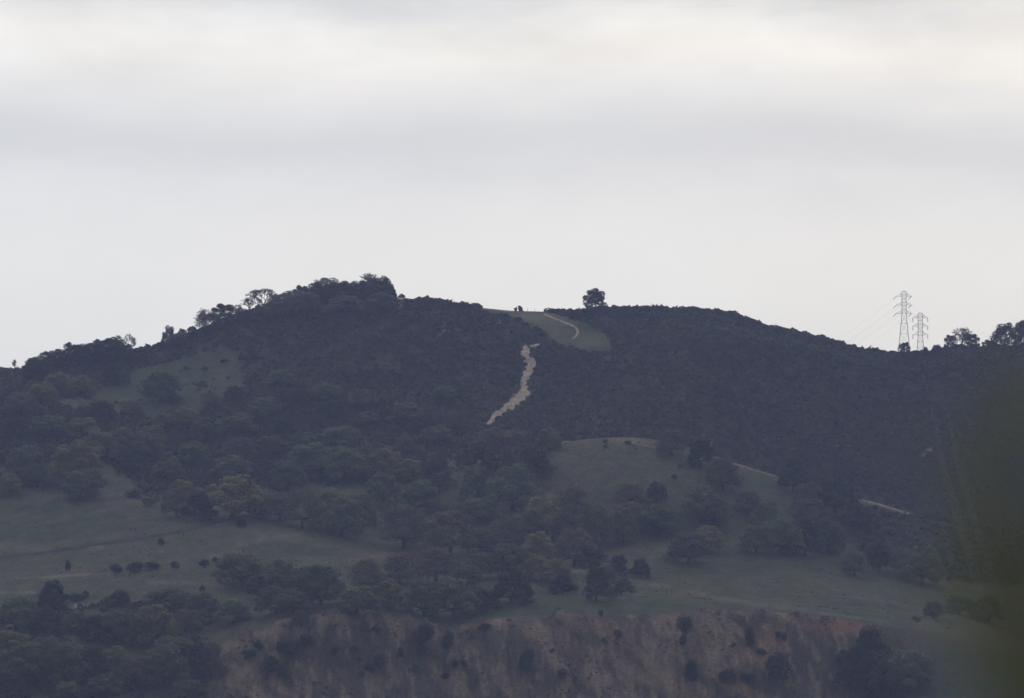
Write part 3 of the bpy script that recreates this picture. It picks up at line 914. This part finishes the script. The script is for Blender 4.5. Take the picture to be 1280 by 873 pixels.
# (u, v of the foot, width, height) in photograph pixels, kind; the foot is then set on the ground there
TREES = {
    'on the far left skyline': [(18, 466, 10, 15, 'T'), (40, 467, 26, 17, 'D'), (60, 462, 30, 20, 'D'), (88, 455, 24, 24, 'D'), (105, 452, 20, 20, 'B'), (124, 449, 24, 22, 'D'), (146, 447, 34, 24, 'D'), (163, 447, 16, 27, 'T'), (74, 461, 36, 22, 'D'), (98, 458, 40, 24, 'D'), (116, 456, 38, 24, 'D'), (136, 455, 44, 28, 'D'), (48, 470, 44, 22, 'D'), (158, 453, 30, 20, 'D')],
    'on the rising left skyline': [(211, 436, 22, 29, 'D'), (227, 429, 15, 18, 'D'), (240, 425, 17, 17, 'D'), (257, 415, 28, 30, 'T'), (279, 406, 40, 26, 'D'), (298, 398, 12, 18, 'T'), (314, 394, 30, 25, 'T'), (331, 391, 46, 31, 'T'), (354, 385, 24, 20, 'T'), (225, 434, 34, 18, 'B'), (262, 415, 40, 24, 'B'), (305, 402, 36, 16, 'B'), (332, 394, 36, 14, 'B')],
    'on the wooded hilltop': [(376, 382, 28, 20, 'D'), (400, 380, 40, 22, 'D'), (409, 372, 36, 25, 'B'), (430, 382, 44, 24, 'D'), (441, 371, 24, 17, 'T'), (463, 373, 46, 31, 'T'), (455, 384, 46, 26, 'D'), (480, 379, 28, 27, 'D'), (385, 392, 40, 22, 'B'), (350, 398, 44, 24, 'B'), (366, 388, 34, 20, 'B'), (394, 378, 34, 16, 'D'), (418, 378, 44, 20, 'D'), (440, 377, 40, 20, 'B'), (466, 378, 44, 22, 'D'), (487, 381, 20, 22, 'D'), (478, 390, 40, 20, 'B'), (430, 392, 50, 18, 'B')],
    'on the middle skyline': [(743, 392, 36, 31, 'D')],
    'on the right skyline': [(1132, 450, 20, 22, 'D'), (1146, 448, 10, 10, 'D'), (1157, 448, 13, 14, 'D'), (1171, 445, 20, 14, 'D'), (1187, 439, 20, 20, 'D'), (1202, 440, 34, 31, 'T'), (1216, 438, 26, 20, 'D'), (1236, 439, 24, 14, 'D'), (1257, 438, 42, 34, 'D'), (1278, 438, 36, 38, 'D')],
    'beside the upper left grass': [(72, 489, 36, 24, 'O'), (101, 497, 38, 28, 'O'), (52, 506, 40, 26, 'O'), (24, 520, 46, 30, 'B'), (140, 482, 28, 26, 'D'), (156, 480, 16, 18, 'G'), (200, 503, 50, 38, 'G'), (262, 509, 30, 18, 'B'), (292, 500, 26, 18, 'D'), (165, 522, 36, 22, 'B'), (125, 525, 50, 24, 'D')],
    'at the left edge of the left meadow': [(13, 621, 32, 30, 'O'), (28, 603, 58, 46, 'G'), (15, 609, 34, 24, 'B'), (47, 609, 36, 28, 'G'), (95, 602, 68, 52, 'O'), (99, 623, 52, 36, 'G'), (75, 612, 30, 26, 'B'), (122, 577, 42, 40, 'O'), (152, 570, 48, 36, 'G'), (186, 575, 40, 34, 'G'), (165, 592, 46, 30, 'D'), (190, 556, 34, 24, 'O')],
    'right of the left meadow': [(228, 628, 38, 28, 'O'), (221, 647, 40, 38, 'B'), (250, 651, 50, 36, 'D'), (290, 648, 76, 54, 'O'), (320, 645, 30, 26, 'D'), (360, 614, 52, 38, 'G'), (290, 597, 54, 28, 'G'), (330, 600, 40, 26, 'D')],
    'left of the firebreak foot': [(385, 566, 54, 26, 'G'), (428, 563, 52, 30, 'G'), (390, 592, 62, 38, 'G'), (432, 602, 60, 44, 'G'), (465, 594, 52, 42, 'B'), (475, 558, 26, 18, 'B'), (482, 602, 52, 44, 'O'), (506, 566, 30, 22, 'G'), (335, 570, 46, 26, 'G'), (545, 556, 44, 24, 'G'), (352, 545, 40, 22, 'D'), (528, 540, 40, 22, 'D'), (420, 520, 40, 20, 'D'), (370, 505, 44, 20, 'D'), (460, 532, 36, 18, 'G')],
    'in the grove left of centre': [(350, 652, 44, 36, 'B'), (378, 661, 46, 50, 'B'), (416, 663, 56, 54, 'O'), (426, 671, 54, 50, 'G'), (445, 655, 44, 38, 'O'), (467, 665, 18, 26, 'T'), (480, 630, 46, 40, 'G'), (512, 602, 38, 28, 'O'), (522, 642, 56, 42, 'G'), (548, 614, 46, 42, 'D'), (505, 687, 62, 55, 'B'), (562, 695, 72, 57, 'B'), (495, 655, 40, 32, 'G')],
    'among the brush of the left slope': [(330, 522, 44, 26, 'G'), (300, 542, 46, 26, 'G'), (408, 500, 40, 22, 'G'), (452, 508, 38, 22, 'B'), (506, 527, 42, 24, 'G'), (572, 538, 40, 24, 'B'), (262, 548, 44, 26, 'G'), (232, 532, 40, 24, 'O'), (352, 482, 36, 20, 'G'), (300, 575, 46, 28, 'B'), (240, 580, 46, 28, 'G'), (210, 600, 40, 28, 'G'), (556, 500, 34, 18, 'G'), (430, 470, 36, 18, 'B'), (60, 545, 46, 26, 'G'), (105, 548, 44, 26, 'O'), (20, 550, 44, 28, 'D')],
    'below the foot of the firebreak': [(620, 588, 84, 52, 'B'), (590, 592, 50, 44, 'D'), (668, 598, 58, 42, 'D'), (686, 562, 34, 28, 'O'), (645, 568, 50, 32, 'B'), (597, 630, 42, 48, 'G'), (641, 637, 60, 58, 'G'), (600, 651, 54, 28, 'G'), (575, 650, 36, 22, 'B')],
    'in the grove below the knoll': [(683, 673, 50, 54, 'O'), (704, 674, 40, 34, 'B'), (717, 649, 44, 42, 'B'), (743, 682, 48, 54, 'G'), (780, 679, 36, 40, 'G'), (788, 630, 40, 27, 'B'), (820, 629, 34, 27, 'D'), (786, 655, 46, 28, 'B'), (828, 669, 60, 38, 'G'), (717, 708, 56, 48, 'B'), (738, 709, 46, 24, 'D'), (673, 699, 44, 34, 'O'), (632, 689, 52, 46, 'B'), (655, 675, 46, 40, 'G'), (600, 690, 40, 30, 'G')],
    'on the top of the grassy knoll': [(839, 569, 38, 32, 'B'), (876, 583, 42, 34, 'D'), (904, 613, 46, 41, 'B')],
    'on the open meadow right of centre': [(877, 653, 50, 46, 'G'), (894, 657, 40, 36, 'B'), (860, 705, 56, 40, 'B'), (886, 691, 42, 34, 'O'), (775, 720, 26, 26, 'D'), (801, 722, 32, 24, 'D'), (746, 751, 44, 42, 'D'), (777, 744, 30, 22, 'G')],
    'in the grove right of the knoll': [(992, 616, 46, 48, 'D'), (1045, 642, 62, 48, 'D'), (1010, 634, 42, 32, 'B'), (934, 644, 38, 30, 'B'), (945, 692, 46, 36, 'B'), (976, 693, 52, 48, 'G'), (1006, 695, 54, 46, 'D'), (1036, 692, 44, 42, 'G'), (1010, 664, 60, 40, 'B'), (957, 664, 42, 38, 'G'), (1075, 662, 40, 30, 'D')],
    'at the right end of the meadow': [(1068, 720, 38, 32, 'B'), (1099, 716, 32, 40, 'D'), (1126, 718, 42, 34, 'B'), (1152, 730, 54, 48, 'G'), (1166, 773, 26, 22, 'G'), (1200, 768, 40, 26, 'G'), (1236, 778, 40, 34, 'G')],
    'in the lower right corner': [(1088, 866, 70, 82, 'D'), (1137, 866, 60, 52, 'G'), (1062, 864, 44, 54, 'D'), (1112, 868, 50, 60, 'G')],
    'above the left end of the cliff': [(250, 779, 46, 40, 'G'), (291, 779, 48, 30, 'G'), (345, 766, 48, 34, 'G'), (366, 767, 50, 30, 'G'), (402, 757, 64, 50, 'G'), (446, 767, 58, 34, 'G'), (485, 761, 46, 37, 'O'), (303, 732, 70, 42, 'B'), (350, 735, 40, 36, 'G'), (458, 740, 46, 42, 'B'), (376, 785, 26, 22, 'B'), (326, 750, 50, 30, 'D'), (380, 738, 44, 30, 'G')],
    'above the middle of the cliff': [(530, 770, 46, 46, 'G'), (567, 772, 62, 50, 'G'), (500, 731, 52, 38, 'B'), (545, 727, 54, 44, 'B'), (600, 723, 46, 32, 'B'), (640, 723, 62, 42, 'G'), (672, 726, 42, 34, 'O'), (695, 740, 52, 42, 'B'), (640, 754, 62, 40, 'D'), (608, 763, 42, 26, 'D'), (702, 744, 40, 26, 'D'), (585, 735, 40, 28, 'G')],
    'by the track at the lower left': [(66, 763, 38, 38, 'D'), (148, 771, 44, 34, 'D'), (210, 765, 62, 30, 'G'), (190, 808, 66, 52, 'O'), (232, 790, 40, 28, 'B'), (120, 802, 56, 34, 'D'), (152, 803, 52, 42, 'G'), (20, 788, 62, 42, 'G'), (56, 792, 52, 32, 'D'), (92, 790, 40, 26, 'G'), (180, 780, 40, 26, 'D')],
    'in the lower left corner': [(12, 822, 50, 34, 'O'), (30, 856, 70, 52, 'G'), (82, 856, 62, 54, 'G'), (116, 852, 52, 46, 'D'), (146, 846, 46, 38, 'G'), (172, 862, 54, 44, 'B'), (205, 858, 58, 52, 'G'), (242, 852, 60, 50, 'D'), (262, 846, 42, 44, 'B'), (55, 832, 52, 36, 'G'), (86, 872, 30, 20, 'O'), (10, 872, 50, 36, 'D'), (215, 825, 50, 30, 'G'), (130, 872, 50, 30, 'G'), (235, 880, 50, 30, 'G')],
}
KIND = {'G': ('oak_tree', 'grey-green leafy oak', 'oaks scattered over the hillside'), 'O': ('oak_tree', 'olive-tinged leafy oak', 'oaks scattered over the hillside'),
        'B': ('oak_tree', 'brownish twiggy oak', 'oaks scattered over the hillside'), 'D': ('evergreen_tree', 'dark dense evergreen', 'dark evergreens on the hillside'), 'T': ('bare_tree', 'bare-branched thin tree', 'bare trees on the hillside')}
ORD = ['', 'second', 'third', 'fourth', 'fifth', 'sixth', 'seventh', 'eighth', 'ninth', 'tenth', 'eleventh', 'twelfth']


def rank_words(i, n, what):
    if n == 1:
        return 'only ' + what
    if i == 0:
        return 'leftmost ' + what
    if i == n - 1:
        return 'rightmost ' + what
    return ORD[i] + ' ' + what + ' from the left'


rt = random.Random(9)
for zone, items in TREES.items():
    for (u, v, w, h, kd) in items:
        same = sorted([t_ for t_ in items if t_[4] == kd])
        i = same.index((u, v, w, h, kd))
        name, look, group = KIND[kd]
        g = hit(u, v)
        mpp = fwd(g.y, g.z) / F
        root = bpy.data.objects.new(name, None)
        root.empty_display_size = 0.5
        col.objects.link(root)
        root.location = (g.x, g.y, g.z - 0.25)
        wd = w * mpp * (1.22 if kd in 'GOB' else 1.08)
        if v < 410 and 345 < u < 500 and kd in 'DB' and u != 409:
            h *= 1.25
        if v < 475 and u < 180:
            h *= 1.12
        root.scale = (wd * rt.uniform(0.97, 1.03), wd * rt.uniform(0.92, 1.06), h * mpp * 1.04 + 0.25)
        root.rotation_euler = (0, 0, rt.uniform(0, 6.28))
        label = rank_words(i, len(same), look) + ' ' + zone
        if (u, v) == (743, 391):
            label = 'lone rounded dark tree standing up from the middle skyline'
        tag(root, label, 'tree', group)
        cm_, tm_ = rt.choice(PROTO[kd])
        link('crown', cm_, None, root)
        link('trunk', tm_, None, root)

# small bushes that stand singly: (u, v, width, height)
BUSHES = {
    'on the face of the clay cliff': ('dark round bush', [(360, 819, 34, 18), (384, 809, 20, 16), (418, 819, 14, 13), (470, 792, 12, 10), (443, 815, 13, 8), (474, 834, 15, 17), (500, 824, 11, 15), (462, 839, 17, 9), (451, 847, 8, 7), (448, 827, 7, 6)]),
    'on the middle of the cliff': ('dark round bush', [(530, 804, 34, 25), (559, 813, 17, 25), (526, 819, 13, 12), (520, 841, 10, 10), (568, 834, 9, 10), (580, 834, 8, 9), (556, 849, 11, 9), (659, 841, 20, 30), (606, 787, 19, 8), (704, 847, 15, 11), (690, 816, 7, 6), (773, 796, 11, 9), (755, 804, 7, 7), (751, 771, 7, 8)]),
    'on the right part of the cliff': ('dark round bush', [(856, 791, 19, 20), (854, 807, 12, 13), (937, 809, 14, 24), (952, 819, 14, 9), (972, 798, 7, 9), (980, 802, 9, 11), (974, 851, 34, 36), (864, 853, 19, 27), (910, 854, 24, 18), (934, 853, 19, 11), (917, 809, 7, 6)]),
    'on the left spur of the cliff': ('dark ragged bush', [(324, 813, 15, 12), (337, 842, 26, 22), (312, 824, 18, 12), (352, 846, 22, 16)]),
    'in a row on the left meadow': ('small dark bush', [(145, 715.5, 18, 11), (170, 714.5, 25, 12), (190, 712.5, 20, 10), (219, 710, 13, 8), (255, 707.5, 16, 8), (269, 703, 8, 7)]),
    'standing apart on the left meadow': ('small dark bush', [(301, 659.5, 17, 12), (201, 681, 10, 8), (84.5, 715, 9, 14), (96, 751, 22, 9), (106, 749, 11, 11), (253, 741, 8, 10)]),
    'on the grassy knoll': ('tiny dark bush', [(843, 599, 8, 6), (785, 556, 9, 5), (757, 554, 8, 5), (757, 560, 8, 4), (850, 585, 6, 5), (867, 585, 7, 6), (716, 551.5, 7, 4)]),
    'beside the left woods': ('low green bush', [(129, 606, 13, 8), (168, 621, 24, 12), (188, 633, 26, 18), (176, 609, 14, 8)]),
    'at the right end of the meadow': ('low green bush', [(1146, 777, 13, 8), (1110, 668, 22, 10)]),
    'in the grove above the cliff': ('low green bush', [(570, 714, 16, 14), (455, 764, 8, 7), (690, 690, 20, 12)]),
}
for zone, (look, items) in BUSHES.items():
    for k_, (u, v, w, h) in enumerate(sorted(items)):
        g = hit(u, v)
        mpp = fwd(g.y, g.z) / F
        src = rt.choice(BUSH_G if 'green' in look else BUSH)
        o = link('bush', src)
        o.location = (g.x, g.y, g.z - 0.2)
        o.scale = (w * mpp * 1.05, w * mpp * rt.uniform(0.85, 1.1), h * mpp * 1.05 + 0.2)
        o.rotation_euler = (0, 0, rt.uniform(0, 6.28))
        n = len(items)
        what = rank_words(k_, n, look) if k_ < 12 else ('second %s from the right' % look)
        if k_ == 12 and n > 13 + 1:
            what = 'third %s from the right' % look
        tag(o, what + ' ' + zone, 'bush', 'single bushes on cliff and meadow')


# ------------------------------------------------------------------ power line
def bars(name, lst, material, parent=None, k=4):
    v, f = [], []
    for p, q, w in lst:
        tube(v, f, p, q, w * 0.6, w * 0.6, k)
    return link(name, np_mesh(name, np.array(v), np.array(f)), material, parent)


def px(u, v, Y):
    z = float(z_at(v, Y))
    return Vector(((u - CU) / F * fwd(Y, z), Y, z))


def pylon(u, v_top, Y, levels, waist, v_foot, hw, spread, reach, string, label):
    """levels: rows of the cross arms; hw: half width of the body, spread: half width at the foot (metres)"""
    top = px(u, v_top, Y)
    root = bpy.data.objects.new('lattice_pylon', None)
    col.objects.link(root)
    zf = float(px(u, v_foot, Y).z)
    root.location = (top.x, Y, zf)
    tag(root, label, 'pylon', 'lattice pylons on the right skyline')
    ht = top.z - zf
    zw = float(px(u, waist, Y).z) - zf
    half = lambda z: hw if z >= zw else hw + (spread - hw) * (1 - z / zw)
    body = []
    zs_ = list(np.linspace(0, zw, 6)) + list(np.linspace(zw, ht, 7))[1:]
    for a, b in zip(zs_[:-1], zs_[1:]):
        ha, hb = half(a), half(b)
        cor = [(-1, -1), (1, -1), (1, 1), (-1, 1)]
        for i in range(4):
            c, d = cor[i], cor[(i + 1) % 4]
            body.append(((c[0] * ha, c[1] * ha, a), (c[0] * hb, c[1] * hb, b), 0.125))
            body.append(((c[0] * ha, c[1] * ha, a), (d[0] * hb, d[1] * hb, b), 0.075))
            body.append(((d[0] * ha, d[1] * ha, a), (c[0] * hb, c[1] * hb, b), 0.075))
            body.append(((c[0] * hb, c[1] * hb, b), (d[0] * hb, d[1] * hb, b), 0.10))
    bars('lattice_body', body, M_STEEL, root)
    tips = []
    for lv in levels:
        z = float(px(u, lv, Y).z) - zf
        for s in (-1, 1):
            tip = (s * reach, 0, z)
            arm = []
            for yy in (-hw, hw):
                arm += [((s * hw, yy, z), tip, 0.12), ((s * hw, yy, z + 1.5), tip, 0.11), ((s * hw * 1.6, yy * 0.8, z), (s * hw * 1.6, yy * 0.8, z + 1.1), 0.07)]
            bars('cross_arm', arm, M_STEEL, root)
            end = (tip[0] + string[0], string[1], z + string[2])
            bars('insulator', [(tip, end, 0.22)], M_INSUL, root, 6)
            tips.append(Vector((top.x + end[0], Y + end[1], zf + end[2])))
    bars('peak', [((-hw, 0, ht), (0, 0, ht + 0.35), 0.10), ((hw, 0, ht), (0, 0, ht + 0.35), 0.10)], M_STEEL, root)
    return tips


YT1, YT2 = 2865.0, 2832.0
t1 = pylon(1130, 364.6, YT1, (370.5, 381.5, 392.0), 391.5, 456, 1.05, 3.3, 3.7, (-1.5, 0.6, -1.4), 'taller steel lattice pylon behind the right skyline bush')
t2 = pylon(1150.3, 391.8, YT2, (397.5, 408.0, 418.8), 419.5, 458, 1.05, 2.3, 3.6, (0, 0, -1.9), 'shorter steel lattice pylon to the right on the skyline')


def wire(p, q, sag, label, group, rad_=0.030, n=40):
    pts = []
    for i in range(n + 1):
        t_ = i / n
        c = p.lerp(q, t_)
        pts.append(Vector((c.x, c.y, c.z - 4 * sag * t_ * (1 - t_))))
    v, f = [], []
    for a, b in zip(pts[:-1], pts[1:]):
        tube(v, f, a, b, rad_, rad_, 4)
    tag(link('power_line', np_mesh('power_line', np.array(v), np.array(f)), M_WIRE), label, 'wire', group)


far = px(880, 520, 3260)
for i, p in enumerate(t1):
    off = p - Vector((t1[0].x + 3.7, YT1, t1[0].z))
    wire(p, far + Vector((off.x * 0.9, off.x * 0.5, off.z)), 5, 'thin conductor sloping down left from the taller pylon', 'wires running left from the taller pylon', 0.019)
anchor = hit(1244, 790)
for i, p in enumerate(t2):
    off = p - Vector((t2[0].x + 3.6, YT2, t2[0].z))
    wire(p, anchor + Vector((off.x * 0.8, 0, 12 + off.z * 0.8)), 9, 'thin conductor descending towards the viewer from the shorter pylon', 'wires descending from the shorter pylon', 0.016)
    wire(t1[i], p, 0.6, 'short conductor joining the two pylons', 'wires between the two pylons', 0.022, 12)

for u, v, h, lb in ((659.5, 391.5, 2.0, 'left of two thin posts on the grassy saddle'), (668.5, 391.5, 1.9, 'right of two thin posts on the grassy saddle')):
    g = hit(u, v)
    o = bars('trail_post', [((0, 0, -0.3), (0, 0, h), 0.16), ((-0.12, 0, h), (0.12, 0, h), 0.18)], M_POST)
    o.location = g
    tag(o, lb, 'post', 'posts on the saddle')

# ------------------------------------------------------------------ shrub close to the viewer, far out of focus
DN = 7.0
shrub = bpy.data.objects.new('leafy_shrub', None)
col.objects.link(shrub)
shrub.location = (0.78, DN, -0.05)
tag(shrub, 'blurred dark green shrub close to the viewer at the right edge', 'shrub')
rs = np.random.default_rng(77)
TW = [(1214, 640), (1220, 575), (1232, 560), (1242, 590), (1252, 540), (1262, 520), (1278, 500), (1290, 540), (1305, 490), (1335, 500), (1370, 520), (1420, 560), (1228, 660), (1240, 690), (1235, 620), (1250, 650), (1265, 700), (1280, 640), (1295, 740), (1300, 640), (1258, 610), (1275, 580), (1218, 770), (1236, 800), (1256, 790), (1276, 820), (1244, 840), (1268, 850), (1188, 560), (1196, 620), (1202, 680), (1194, 750), (1204, 820), (1206, 540)]
sv, sf, lc, ln_ = [], [], [], []
for (u, v) in TW:
    Yt = DN + rs.uniform(-0.35, 0.45)
    tip = px(u - 8, v, Yt) - Vector(shrub.location)
    base_ = Vector((rs.uniform(-0.04, 0.05) + 0.10, rs.uniform(-0.05, 0.05), 0))
    prev = base_
    for i in range(1, 15):
        t_ = i / 14
        p = base_.lerp(tip, t_)
        p.x += 0.16 * math.sin(math.pi * t_) * (1 if u > 1240 else 0.6) + rs.normal() * 0.004
        tube(sv, sf, prev, p, 0.007 * (1.05 - t_) + 0.0012, 0.007 * (1.05 - t_ - 1 / 14) + 0.0012, 5)
        prev = p
        if t_ > 0.36:
            m = (14 if t_ < 0.9 else 6) if u > 1235 else ((9 if t_ < 0.9 else 4) if u > 1208 else 3)
            for _ in range(m):
                lc.append(np.array(p) + rs.normal(size=3) * np.array([0.030, 0.03, 0.030]))
                ln_.append(rs.normal(size=3) + np.array([0, -0.6, 0.5]))
link('stems', np_mesh('stems', np.array(sv), np.array(sf)), M_BARK, shrub)
lv_, lf_ = leaf_quads(np.array(lc), np.array(ln_), rs.uniform(0.006, 0.012, len(lc)), rs)
link('foliage', np_mesh('foliage', lv_, lf_), M_NEAR, shrub)

# ------------------------------------------------------------------ haze over the whole valley
x0, x1, y0, y1, z0, z1 = -1260, 1260, -260, 4260, -2.0, float(ZG.max()) + 45
hv = [(x, y, z) for x in (x0, x1) for y in (y0, y1) for z in (z0, z1)]
hf = [(0, 1, 3, 2), (4, 6, 7, 5), (0, 4, 5, 1), (2, 3, 7, 6), (0, 2, 6, 4), (1, 5, 7, 3)]
mh = bpy.data.materials.new('haze_air')
mh.use_nodes = True
tn = mh.node_tree
tn.nodes.clear()
pv = tn.nodes.new('ShaderNodeVolumePrincipled')
pv.inputs['Color'].default_value = (*HAZE_COLOR, 1)
pv.inputs['Density'].default_value = HAZE_DENSITY
pv.inputs['Anisotropy'].default_value = 0.2
mo = tn.nodes.new('ShaderNodeOutputMaterial')
tn.links.new(pv.outputs[0], mo.inputs['Volume'])
hz = link('haze', np_mesh('haze', np.array(hv), np.array(hf)), mh)
tag(hz, 'thin bluish haze filling the valley and fading the hills', 'haze', kind='stuff')
